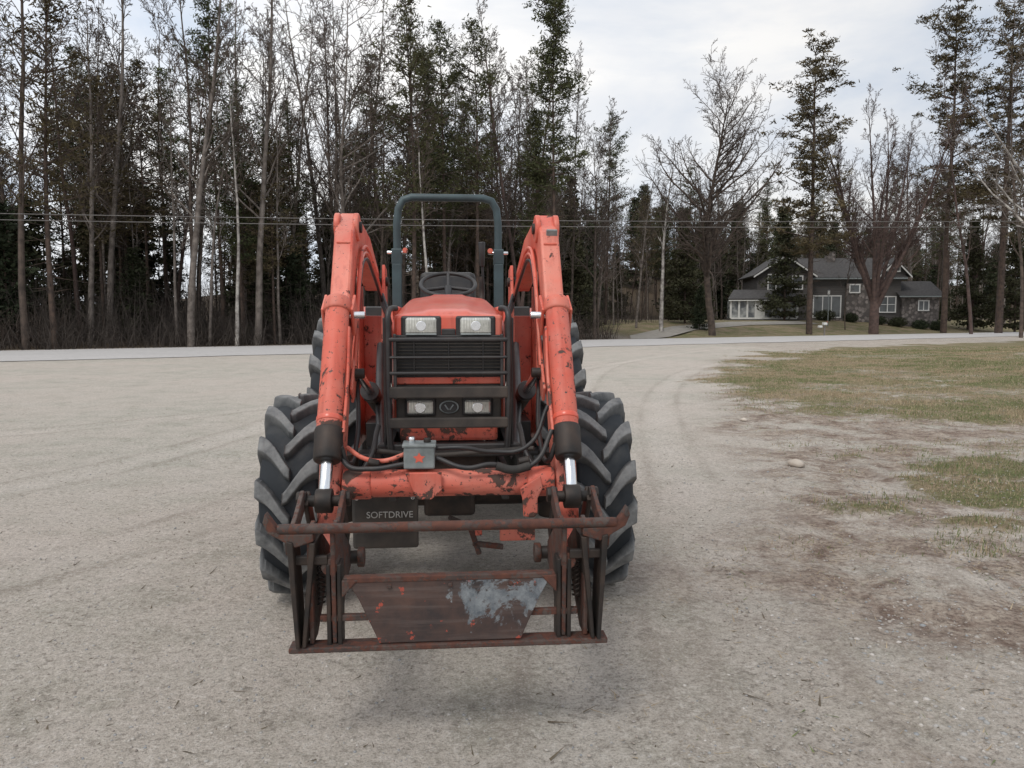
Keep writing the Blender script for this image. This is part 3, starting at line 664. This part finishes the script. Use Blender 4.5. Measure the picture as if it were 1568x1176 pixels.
def grow(segs,r,p,d,L,rad,lvl,mx,cfg):
    ns=[14,6,4,2][lvl]; kids=cfg['kids'][lvl] if lvl<mx else 0
    st=L/ns; pts=[(p.copy(),rad)]; dd=d.copy()
    for i in range(ns):
        w=cfg['wob'][lvl]; dd=(dd+rv(r)*w+Vector((0,0,cfg['up'][lvl]))).normalized()
        q=p+dd*st; f=(i+1)/ns; rr=max(rad*(1-f)**.8 if lvl else rad*(1-.93*f),cfg.get('minr',.011))
        segs.append((*p,*q,pts[-1][1],rr)); p=q; pts.append((p.copy(),rr))
    for k in range(kids):
        f=cfg['start'][lvl]+(1-cfg['start'][lvl])*((k+r.random())/kids)
        i=min(int(f*ns),ns-1); t=f*ns-i
        q=pts[i][0].lerp(pts[i+1][0],t); ax=(pts[i+1][0]-pts[i][0]).normalized()
        side=rv(r); side=(side-ax*side.dot(ax)).normalized()
        ang=math.radians(r.uniform(*cfg['ang'][lvl])); nd=(ax*math.cos(ang)+side*math.sin(ang)).normalized()
        ll=L*cfg['len'][lvl]*(1.15-f*.8)*r.uniform(.6,1.2)
        grow(segs,r,q,nd,ll,max(pts[i][1]*cfg.get('rr',.45),.012),lvl+1,mx,cfg)
FORESTC=dict(kids=[26,8,6],start=[.28,.15,.1],ang=[(25,60),(25,60),(25,70)],len=[.22,.42,.5],wob=[.05,.16,.25,.3],up=[.03,.10,.06,.03],rr=.42,minr=.012)
BIRCHC=dict(FORESTC,kids=[18,6,4],start=[.45,.15,.1])
OPENC=dict(kids=[30,9,7],start=[.22,.12,.1],ang=[(30,62),(25,60),(25,70)],len=[.42,.45,.48],wob=[.08,.18,.25,.3],up=[.02,.09,.05,.0],rr=.5,minr=.012)
BIGC=dict(kids=[44,12,8],start=[.24,.10,.1],ang=[(35,70),(25,60),(25,70)],len=[.52,.40,.45],wob=[.10,.20,.25,.3],up=[.01,.12,.06,.0],rr=.5,minr=.013)
STEMC=dict(kids=[18,9,7],start=[.15,.12,.1],ang=[(18,48),(25,55),(25,70)],len=[.30,.45,.5],wob=[.05,.13,.2,.3],up=[.012,.12,.08,.03],rr=.42,minr=.013)
def barkm(name,a,b_): return simple(name,a,b_,3,.9,0,0,detail=3)
BK1=barkm('bark_brown',(.12,.09,.072),(.055,.042,.035)); BK2=barkm('bark_grey',(.22,.19,.168),(.10,.083,.072)); BKB=barkm('bark_birch',(.52,.49,.45),(.16,.14,.13)); BKP=barkm('bark_pine',(.11,.075,.057),(.05,.036,.03)); BKR=barkm('bark_reddish',(.125,.082,.07),(.065,.045,.04))
BKD=barkm('bark_dark_brush',(.075,.06,.05),(.04,.032,.027))
def bare(seed,h,rad,cfg,mat,mx=3,stems=1,spread=.0,fork=.8,twig=None):
    r=random.Random(seed); segs=[]
    if stems==1: grow(segs,r,Vector((0,0,-.2)),Vector((r.gauss(0,.03),r.gauss(0,.03),1)).normalized(),h,rad,0,mx,cfg)
    else:
        segs.append((0,0,-.2,0,0,fork+.3,rad*1.3,rad*1.05))
        for k in range(stems):
            a=6.28*k/stems+r.random(); d=Vector((math.cos(a)*spread*r.uniform(.5,1.2),math.sin(a)*spread*r.uniform(.5,1.2),1)).normalized()
            grow(segs,r,Vector((math.cos(a)*rad*.5,math.sin(a)*rad*.5,fork*r.uniform(.6,1))),d,(h-fork)*r.uniform(.8,1),rad*.55,0,mx,cfg)
    V,F=seg_mesh(segs,4); me=np_mesh('bare_tree_mesh',V,F,mat)
    if twig:
        me.materials.append(twig); rr=np.array([q[6] for q in segs]); mi=np.tile((rr<.035).astype(np.int32),4); me.polygons.foreach_set('material_index',mi)
    return me
def needle_mat(name,a,b_):
    m,nt,b=new_mat(name); at=N(nt,'ShaderNodeAttribute'); at.attribute_name='tint'
    oi=N(nt,'ShaderNodeObjectInfo'); c=mix(nt,at.outputs['Fac'],a,b_)
    c=mix(nt,math_(nt,'MULTIPLY',oi.outputs['Random'],.6),c,(.075,.060,.03))
    nt.links.new(c,b.inputs['Base Color']); b.inputs['Roughness'].default_value=.75; b.inputs['Specular IOR Level'].default_value=.2; return m
NP=needle_mat('pine_needles',(.026,.038,.017),(.105,.118,.05)); NS=needle_mat('spruce_needles',(.014,.022,.013),(.045,.060,.03)); NR=needle_mat('brownish_needles',(.042,.038,.021),(.140,.108,.058))
def pine(seed,h,rad,cb,R,prof,mat,nclump=5,ntri=16,cs=.42,step=.5,droop=.0,dead=True,perwh=4,wd=.20,flat=.26):
    r=random.Random(seed); rg=np.random.default_rng(seed); segs=[]; C=[];SZ=[]
    lean=Vector((r.gauss(0,.012),r.gauss(0,.012),0)); pt=lambda z: Vector((lean.x*z+.12*math.sin(z*.3+seed),lean.y*z,z))
    ns=16
    for i in range(ns):
        z0=h*i/ns-(.2 if i==0 else 0); z1=h*(i+1)/ns; segs.append((*pt(z0),*pt(z1),rad*(1-.92*i/ns),rad*(1-.92*(i+1)/ns)))
    z=h*cb
    while z<h*.99:
        f=(z-h*cb)/(h*(1-cb)); L0=R*prof(f)
        for k in range(perwh):
            if r.random()<.15: continue
            a=r.random()*6.28; L=L0*r.uniform(.4,1.3)+.15; up=.22+.5*f-droop
            p=pt(z); d=Vector((math.cos(a),math.sin(a),up+r.gauss(0,.12))).normalized(); q=p+d*L*.5; e=q+(d+Vector((0,0,.18))).normalized()*L*.5
            segs.append((*p,*q,.012+.012*L,.012+.006*L)); segs.append((*q,*e,.012+.006*L,.01))
            nc=max(2,int(nclump*L/max(R,.1)+1))
            for j in range(nc):
                t=.3+.7*(j+r.random()*.8)/nc; c=p+(q-p)*min(t*2,1)+(e-q)*max(t*2-1,0)
                c=c+Vector((r.gauss(0,.12*L),r.gauss(0,.12*L),r.gauss(0,.05*L)))
                C.append(c[:]); SZ.append(cs*r.uniform(.6,1.2))
        z+=step*r.uniform(.6,1.3)
    if dead:
        for k in range(34):
            z=h*r.uniform(.12,max(cb,.2)); a=r.random()*6.28; L=r.uniform(.4,1.9); p=pt(z); segs.append((*p,*(p+Vector((math.cos(a)*L,math.sin(a)*L,r.uniform(-.3,.3)*L))),.016,.008))
    V,F=seg_mesh(segs,4)
    C=np.array(C);SZ=np.array(SZ); n=len(C)*ntri; ci=np.repeat(np.arange(len(C)),ntri)
    cen=C[ci]+rg.standard_normal((n,3))*SZ[ci][:,None]*np.array([.5,.5,flat])
    d=rg.standard_normal((n,3))*np.array([1,1,.7])+np.array([0,0,.35]); d/=np.linalg.norm(d,axis=1,keepdims=True)
    s2=np.cross(d,rg.standard_normal((n,3))); s2/=np.linalg.norm(s2,axis=1,keepdims=True)
    l=(.10+.16*rg.random(n))[:,None]*(cs/.42); w=l*wd
    q=np.stack([cen-s2*w,cen+s2*w,cen+d*l+s2*w*.4,cen+d*l-s2*w*.4],1).reshape(-1,3)
    Fn=np.arange(4*n).reshape(-1,4)+len(V)
    tint=np.concatenate([np.zeros(len(V)),np.repeat(np.clip(rg.random(len(C))[ci]*.7+rg.random(n)*.3,0,1),4)]).astype(np.float32)
    me=np_mesh('pine_mesh',np.concatenate([V,q]),np.concatenate([F,Fn]),BKP); me.materials.append(mat)
    mi=np.zeros(len(me.polygons),dtype=np.int32); mi[len(F):]=1; me.polygons.foreach_set('material_index',mi)
    at=me.attributes.new('tint','FLOAT','POINT'); at.data.foreach_set('value',tint); return me
bares=[bare(100+i,22,.15+.02*(i%3),FORESTC,[BK2,BK1,BK2,BK1,BKR,BK2][i%6],twig=BK1) for i in range(6)]
thin=[bare(200+i,15,.08,dict(FORESTC,kids=[16,6,4]),[BK2,BK1][i%2]) for i in range(4)]
pf_round=lambda f: (math.sin(math.pi*min(1,(.12+.88*f)))**.6)*(1-.35*f)
pf_cone=lambda f: 1-f*.93
pines=[pine(11,21,.17,.32,3.0,pf_round,NP,nclump=6),pine(12,19,.16,.36,3.0,pf_round,NR,nclump=5),pine(13,22,.18,.42,2.7,pf_round,NP,nclump=6)]
spruce=[pine(21,11,.12,.06,2.2,pf_cone,NS,nclump=6,ntri=14,step=.42,droop=.35,dead=False,cs=.5,perwh=5,wd=.34),pine(22,8,.1,.04,2.1,pf_cone,NS,nclump=6,ntri=14,step=.4,droop=.3,dead=False,cs=.5,perwh=5,wd=.34)]
colp=pine(31,23.5,.16,.42,1.9,lambda f:(.70+.36*math.sin(f*17))*(1-max(0,f-.6)*1.9),NP,nclump=5,ntri=20,step=.44,cs=.42,perwh=5)
pf_open=lambda f:(.5+.5*math.sin(f*14)**2)*(1.05-.6*f)
bigp=[pine(41,30,.34,.28,6.2,pf_open,NR,nclump=11,ntri=24,cs=.66,step=.80,perwh=4,flat=.13),pine(42,36,.42,.34,6.6,pf_open,NR,nclump=11,ntri=24,cs=.66,step=.85,perwh=4,flat=.13)]
def gz(x,y): return float(height(np.array([x]),np.array([y]))[0])
FO=empty('forest')
def place(me,x,y,sc=1,parent=FO,name='tree',rz=None,dz=0):
    return link(name,me,parent,(x,y,gz(x,y)+dz),random.random()*6.28 if rz is None else rz,sc)
R_=random.Random(5)
for i in range(190):
    s=R_.uniform(-80,12); q=2.5+R_.random()**1.3*26; x,y=xy(s,q)
    k=R_.random()
    if k<.62: place(R_.choice(bares),x,y,R_.uniform(.82,1.15),name='bare_tree')
    else: place(R_.choice(thin),x,y,R_.uniform(.8,1.2),name='sapling')
for i in range(84):
    s=R_.uniform(-78,10); q=5+R_.random()*20; x,y=xy(s,q); place(R_.choice(pines),x,y,R_.uniform(.5,1.02),name='forest_pine')
for i in range(110):
    s=R_.uniform(-75,16); q=8+R_.random()*24
    if s<-24 and R_.random()<.34: continue
    x,y=xy(s,q); place(R_.choice(spruce),x,y,R_.uniform(.45,1.05),name='forest_spruce')
for i in range(110):
    s=R_.uniform(6,60); q=R_.uniform(22,44) if s>26 else R_.uniform(9,36); x,y=xy(s,q)
    if s>22 and q<27: continue
    k=R_.random()
    if k<.5: place(R_.choice(bares),x,y,R_.uniform(.55,.88),name='bare_tree')
    elif k<.72: place(R_.choice(pines),x,y,R_.uniform(.6,.9),name='forest_pine')
    else: place(R_.choice(spruce),x,y,R_.uniform(.8,1.4),name='forest_spruce')
HB=empty('distant_woods')
for i in range(180):
    s=R_.uniform(10,170); q=R_.uniform(36,75); x,y=xy(s,q)
    k=R_.random()
    if k<.55: place(R_.choice(bares),x,y,R_.uniform(.55,.8),HB,'bare_tree')
    elif k<.70: place(R_.choice(pines),x,y,R_.uniform(.5,.8),HB,'woods_pine')
    else: place(R_.choice(spruce),x,y,R_.uniform(1,1.6),HB,'woods_spruce')
for i in range(60):
    s=R_.uniform(62,130); q=R_.uniform(4,36); x,y=xy(s,q); place(R_.choice(pines+bares+bares+spruce+spruce),x,y,R_.uniform(.7,1.15),HB,'woods_tree')
for i in range(34):
    s=R_.uniform(34,86); q=R_.uniform(25,33); x,y=xy(s,q); place(R_.choice(spruce+pines+thin),x,y,R_.uniform(.7,.95),HB,'woods_tree')
def brush(seed):
    r=random.Random(seed); segs=[]
    for i in range(230):
        p=Vector((r.uniform(-5,5),r.uniform(-2,2),-.1)); h=r.uniform(.6,5.0)*r.uniform(.5,1); d=Vector((r.gauss(0,.16),r.gauss(0,.16),1)).normalized(); ra=.008+.005*h
        q=p+d*h*.5; e=q+(d+rv(r)*.25).normalized()*h*.5; segs.append((*p,*q,ra,ra*.7)); segs.append((*q,*e,ra*.7,.006))
        for k in range(6):
            t=r.uniform(.2,1); b0=p+(q-p)*min(1,t*2)+(e-q)*max(0,t*2-1); l=r.uniform(.2,.9)
            segs.append((*b0,*(b0+(d+rv(r)*1.0).normalized()*l),.008,.005))
    V,F=seg_mesh(segs,3); return np_mesh('brush_mesh',V,F,[BKD,BK1,BKD][seed%3])
BR=[brush(i) for i in range(3)]
BE=empty('roadside_brush')
for row,(q,sc) in enumerate(((2.2,.7),(5,.9),(9,1.1),(15,1.2),(22,1.3))):
    s=-85.
    while s<(9 if row<2 else 26):
        x,y=xy(s+R_.uniform(-1,1),q+R_.uniform(-1.2,1.2)+(6 if s>8 else 0)); place(R_.choice(BR),x,y,(1,1,sc*R_.uniform(.6,1.2)),BE,'brush',rz=A_+R_.choice((0,math.pi))+R_.uniform(-.2,.2)); s+=7
def feat(name,me,px_u,Y,sc=1,rz=0): return place(me,px_u*Y,Y,sc,None,name,rz)
feat('pine_tree',colp,.0525,50.5,1.0,1.0)
feat('pine_tree',colp,.031,52,.66,3.0)
feat('pine_tree',pines[0],-.125,46,.98,.4); feat('pine_tree',pines[2],-.042,50,.92,2.2); feat('pine_tree',pines[1],-.31,45,.62,2)
feat('pine_tree',pines[1],-.60,38,1.0,4); feat('pine_tree',pines[2],-.085,52,.95,2)
feat('bare_tree',bare(301,22,.19,OPENC,BK2,twig=BK1),-.205,46,1,1)
feat('bare_tree',bare(302,23,.2,FORESTC,BK2,twig=BK1),-.42,41,1,2)
feat('bare_tree',bare(303,16,.17,OPENC,BK1),.108,57,.92,1)
feat('bare_tree',bare(304,20,.42,BIGC,BK1),.262,66,1.0,3.6)
feat('maple_tree',bare(305,26,.50,STEMC,BKR,stems=10,spread=.48,fork=4.5),.472,77,.98,2)
feat('pine_tree',bigp[0],.388,72.5,.88,1)
feat('pine_tree',bigp[1],.562,84,.98,2)
feat('pine_tree',bigp[1],.635,78,.9,4)
feat('pine_tree',bigp[0],.70,70,.95,5)
feat('bare_tree',bares[1],.515,96,1.1,1); feat('bare_tree',bares[4],.60,72,1.1,3); feat('bare_tree',bares[1],.665,62,1.05,2); feat('bare_tree',thin[1],.435,80,.8,3)
feat('birch_tree',bare(306,16,.20,BIRCHC,BKB,twig=BK1),.195,66,1,0)
feat('birch_tree',bare(310,16,.12,BIRCHC,BKB,twig=BK1),-.105,44,.9,0)
feat('birch_tree',bare(311,18,.13,BIRCHC,BKB,twig=BK1),-.36,42,.9,0)
b=feat('birch_tree',bare(307,24,.22,OPENC,BKB,twig=BK2),.690,44,1,0); b.rotation_euler=(0,math.radians(-5),.5)
feat('spruce_tree',spruce[0],.355,86,1.15,1); feat('spruce_tree',spruce[0],.225,74,1.0,1); feat('spruce_tree',spruce[1],.245,70,.5,2)
feat('spruce_tree',spruce[0],.655,88,1.2,0); feat('spruce_tree',spruce[0],.60,92,1.2,0)

# ---------------------------------------------------------------- house
HX,HY=37.4,90.; HZ=gz(HX,HY-3)
HO=empty('house',(HX,HY,HZ),math.radians(-6))
def siding():
    m,nt,b=new_mat('lap_siding'); co=objco(nt); w=N(nt,'ShaderNodeTexWave',bands_direction='Z'); w.inputs['Scale'].default_value=1.6; nt.links.new(co,w.inputs[0])
    nt.links.new(mix(nt,noise(nt,co,1.5,4),(.088,.081,.077),(.066,.061,.058)),b.inputs['Base Color']); bump(nt,b,w.outputs['Fac'],.5,.03); b.inputs['Roughness'].default_value=.8; return m
SID=siding()
def stonem():
    m,nt,b=new_mat('field_stone_wall'); co=objco(nt); v=N(nt,'ShaderNodeTexVoronoi'); v.inputs['Scale'].default_value=2.8; nt.links.new(co,v.inputs['Vector'])
    s_=N(nt,'ShaderNodeSeparateColor'); nt.links.new(v.outputs['Color'],s_.inputs[0])
    c=ramp(nt,s_.outputs[0],[(0,(.08,.07,.066)),(.5,(.16,.14,.13)),(1,(.26,.23,.215))]); c=mix(nt,ramp(nt,v.outputs['Distance'],[(.5,0.),(.62,1.)]),c,(.09,.08,.075))
    nt.links.new(c,b.inputs['Base Color']); bump(nt,b,v.outputs['Distance'],.6,.05); b.inputs['Roughness'].default_value=.9; return m
STN=stonem(); ROOF=simple('shingle_roof',(.045,.043,.043),(.075,.07,.068),4,.9); WHT=simple('white_trim',(.70,.70,.68),(.60,.60,.58),2,.6,bs=0)
m,nt,b=new_mat('window_glass'); nt.links.new(mix(nt,noise(nt,objco(nt),.8,3),(.03,.035,.04),(.16,.17,.17)),b.inputs['Base Color']); b.inputs['Roughness'].default_value=.08; GL=m
m,nt,b=new_mat('curtained_glass'); nt.links.new(mix(nt,ramp(nt,noise(nt,objco(nt),1.1,3),[(.4,0.),(.6,1.)]),(.10,.11,.12),(.38,.39,.38)),b.inputs['Base Color']); b.inputs['Roughness'].default_value=.15; GL2=m
def bx(name,x0,x1,y0,y1,z0,z1,mat,bev=0): return box(name,((x0+x1)/2,(y0+y1)/2,(z0+z1)/2),(x1-x0,y1-y0,z1-z0),mat,HO,bev)
def window(x0,x1,z0,z1,y,nx=2,nz=1):
    bx('window_glass',x0,x1,y-.03,y+.02,z0,z1,GL)
    t=.13
    bx('window_frame',x0-t,x1+t,y-.10,y-.031,z1,z1+t,WHT); bx('window_sill',x0-t,x1+t,y-.14,y-.031,z0-t,z0,WHT)
    bx('window_frame',x0-t,x0,y-.09,y-.031,z0,z1,WHT); bx('window_frame',x1,x1+t,y-.09,y-.031,z0,z1,WHT)
    for i in range(1,nx): xx=x0+(x1-x0)*i/nx; bx('window_mullion',xx-.05,xx+.05,y-.08,y-.031,z0,z1,WHT)
    for i in range(1,nz): zz=z0+(z1-z0)*i/nz; bx('window_muntin',x0,x1,y-.07,y-.031,zz-.03,zz+.03,WHT)
def gable(name,x0,x1,y0,y1,ze,zr,along='y',ov=.5,wallm=SID):
    if along=='y':
        xm=(x0+x1)/2; sl=(zr-ze)/(xm-x0)
        prism(name+'_gable_wall',[(x0,ze),(x1,ze),(xm,zr)],'y',y0+.01,y0+.15,wallm,HO,0)
        for sg,xa in ((-1,x0),(1,x1)):
            V=[(xm,y0-ov,zr+.02),(xa+sg*ov,y0-ov,ze-sl*ov+.02),(xa+sg*ov,y1+ov,ze-sl*ov+.02),(xm,y1+ov,zr+.02)]
            o=mesh_obj(name+'_roof',V,[(0,1,2,3)],ROOF,HO); k=o.modifiers.new('s','SOLIDIFY'); k.thickness=.16; k.offset=0
            prism(name+'_bargeboard',[(xm,zr+.0),(xa+sg*ov,ze-sl*ov+.0),(xa+sg*ov,ze-sl*ov-.2),(xm,zr-.2)],'y',y0-ov-.06,y0-ov-.01,WHT,HO,0)
    else:
        ym=(y0+y1)/2; sl=(zr-ze)/(ym-y0)
        for xa in (x0,x1-.15): prism(name+'_gable_wall',[(y0,ze),(y1,ze),(ym,zr)],'x',xa,xa+.15,wallm,HO,0)
        for sg,ya in ((-1,y0),(1,y1)):
            V=[(x0-ov,ym,zr+.02),(x0-ov,ya+sg*ov,ze-sl*ov+.02),(x1+ov,ya+sg*ov,ze-sl*ov+.02),(x1+ov,ym,zr+.02)]
            o=mesh_obj(name+'_roof',V,[(0,1,2,3)],ROOF,HO); k=o.modifiers.new('s','SOLIDIFY'); k.thickness=.16; k.offset=0
            if sg<0: bx(name+'_gutter',x0-ov,x1+ov,ya-ov-.15,ya-ov-.02,ze-sl*ov-.12,ze-sl*ov+.04,GREY)
bx('left_wing_wall',-8.5,-2.3,0,9,-.8,5.8,SID); gable('left_wing',-8.5,-2.3,0,9,5.8,7.9)
bx('main_wall',-2.28,8.1,1.0,9,-.8,5.5,SID); gable('main',-2.28,8.1,1.0,9,5.5,7.8,'x')
bx('stone_front',1.9,5.2,.7,.98,-.8,4.6,STN)
bx('right_wing_wall',8.12,12.2,.5,8,-.8,3.3,STN); gable('right_wing',8.12,12.2,.5,8,3.3,4.9,'x')
gable('dormer',5.9,8.6,.9,4,5.9,7.3); bx('dormer_wall',5.9,8.6,.9,4,5.0,5.9,SID)
bx('stone_base',-2.27,8.09,.8,.99,-.8,.5,STN)
bx('sunroom_base',-12,-4.6,-3,-.02,-.8,.55,SID); bx('sunroom_glass',-11.9,-4.7,-2.9,-.02,.55,2.6,GL2)
o=mesh_obj('sunroom_roof',[(-12.4,-3.4,2.75),(-4.3,-3.4,2.75),(-4.9,-.05,3.9),(-11.2,-.05,3.9)],[(0,1,2,3)],ROOF,HO); k=o.modifiers.new('s','SOLIDIFY'); k.thickness=.14
bx('sunroom_fascia',-12.3,-4.4,-3.35,-3.2,2.5,2.72,WHT)
for i in range(9): xx=-12+i*.925; bx('sunroom_post',xx-.1,xx+.1,-3.08,-2.91,.55,2.6,WHT)
bx('sunroom_rail',-12,-4.6,-3.1,-2.92,.42,.62,WHT); bx('sunroom_door_panel',-9.2,-8.4,-3.06,-2.93,.62,2.5,WHT)
window(-7.2,-5.5,3.9,5.6,0,2,2); window(-1.7,1.3,.7,3.1,1.0,3,1); window(5.8,7.5,1.3,3.0,1.0,2,2); window(10.0,11.0,1.5,2.5,.5,2,1); window(6.6,7.8,6.05,6.7,.9,2,1)
window(2.3,3.3,3.6,4.4,.7,1,1); window(-4.4,-3.4,4.0,5.4,0,1,2)
bx('chimney',.5,1.5,4.0,5.0,7,8.6,STN)
bx('front_step',1.6,3,-.6,.6,-.8,-.1,simple('concrete',(.3,.29,.28)))
def shrub(seed):
    rg=np.random.default_rng(seed); n=1500; c=rg.standard_normal((n,3)); c/=np.linalg.norm(c,axis=1,keepdims=True); c*=rg.random((n,1))**.4*np.array([1.1,.8,.6]); c[:,2]+=.5
    d=rg.standard_normal((n,3))*.09; e=rg.standard_normal((n,3))*.09
    V=np.stack([c,c+d,c+e],1).reshape(-1,3); me=np_mesh('shrub_mesh',V,np.arange(3*n).reshape(-1,3),NS)
    at=me.attributes.new('tint','FLOAT','POINT'); at.data.foreach_set('value',np.repeat(rg.random(n),3).astype(np.float32)); return me
sh=shrub(1)
for (dx,dy) in ((-1,-1),(2,-.6),(5,-.8),(7,-1),(9.5,-1),(11.5,-.8)):
    x,y=HX+dx,HY+dy-dx*.1; place(sh,x,y,R_.uniform(.8,1.2),None,'shrub')
MB=empty('mailbox',(.408*68,68,gz(.408*68,68)))
box('post',(0,0,.5),(.1,.1,1.0),simple('grey_wood',(.2,.18,.16)),MB); box('body',(0,0,1.1),(.32,.5,.24),WHT,MB,.06); box('flag',(.18,-.1,1.25),(.02,.05,.18),REDH,MB)
box('newspaper_tube',(-.4,0,.85),(.3,.45,.2),WHT,MB,.05)
LP=empty('lamp_post',(.412*82,82,gz(.412*82,82))); cyl('post',(0,0,0),(0,0,3.4),.05,GREY,LP,10); cyl('lantern',(0,0,3.4),(0,0,3.8),.13,WHT,LP,8); cyl('lantern_cap',(0,0,3.8),(0,0,3.95),.18,BLK,LP,8,r2=.03)
PL=empty('utility_line'); PB=simple('weathered_pole',(.14,.11,.09))
CB=simple('weathered_cable',(.16,.15,.145),bs=0)
a=(-58.,24.); b2=(58.,35.)
for (x,y) in (a,b2): cyl('pole',(x,y,0),(x,y,7.4),.15,PB,PL,10,r2=.1)
for dz in (0,.22):
    pts=[]
    for k in range(41):
        t=k/40; pts.append((a[0]+(b2[0]-a[0])*t,a[1]+(b2[1]-a[1])*t,5.75+dz-1.0*4*t*(1-t)+.5*t))
    pipe('cable',pts,.014,CB,PL,smooth=False)

# ---------------------------------------------------------------- sky & light
W=bpy.data.worlds.new('World'); S.world=W; W.use_nodes=True; nt=W.node_tree
bg=nt.nodes['Background']; sky=N(nt,'ShaderNodeTexSky'); sky.sky_type='NISHITA'; sky.sun_disc=False
sky.sun_elevation=math.radians(58); sky.sun_rotation=math.radians(210); sky.dust_density=3
tc=N(nt,'ShaderNodeTexCoord'); mp=N(nt,'ShaderNodeMapping'); mp.inputs['Scale'].default_value=(1,1,2.4); nt.links.new(tc.outputs['Generated'],mp.inputs[0])
n1=noise(nt,mp.outputs[0],2.2,7,.55,.4); n2=noise(nt,mp.outputs[0],5.5,6,.6)
sx=N(nt,'ShaderNodeSeparateXYZ'); nt.links.new(tc.outputs['Generated'],sx.inputs[0])
clouds=mix(nt,ramp(nt,n1,[(.40,0.),(.60,1.)]),(5.7,6.3,7.2),(9.2,9.0,8.7))
clouds=mix(nt,ramp(nt,n2,[(.4,0.),(.7,.5)]),clouds,(7.4,7.5,7.8))
lr=N(nt,'ShaderNodeMapRange'); nt.links.new(sx.outputs[0],lr.inputs[0]); lr.inputs[1].default_value=-.5; lr.inputs[2].default_value=.45; lr.inputs[3].default_value=1.15; lr.inputs[4].default_value=.90
vm=N(nt,'ShaderNodeVectorMath',operation='SCALE'); nt.links.new(clouds,vm.inputs[0]); nt.links.new(lr.outputs[0],vm.inputs['Scale'])
fin=mix(nt,.88,sky.outputs[0],vm.outputs[0])
nt.links.new(fin,bg.inputs[0]); bg.inputs[1].default_value=.124
L=bpy.data.lights.new('sun','SUN'); L.energy=1.25; L.angle=math.radians(16); L.color=(1,.96,.9)
lo=bpy.data.objects.new('sun',L); COL.objects.link(lo)
lo.rotation_euler=(math.radians(36),0,math.radians(-25))
S.view_settings.view_transform='Standard'; S.view_settings.look='None'; S.view_settings.exposure=0
print('objs',len(bpy.data.objects))
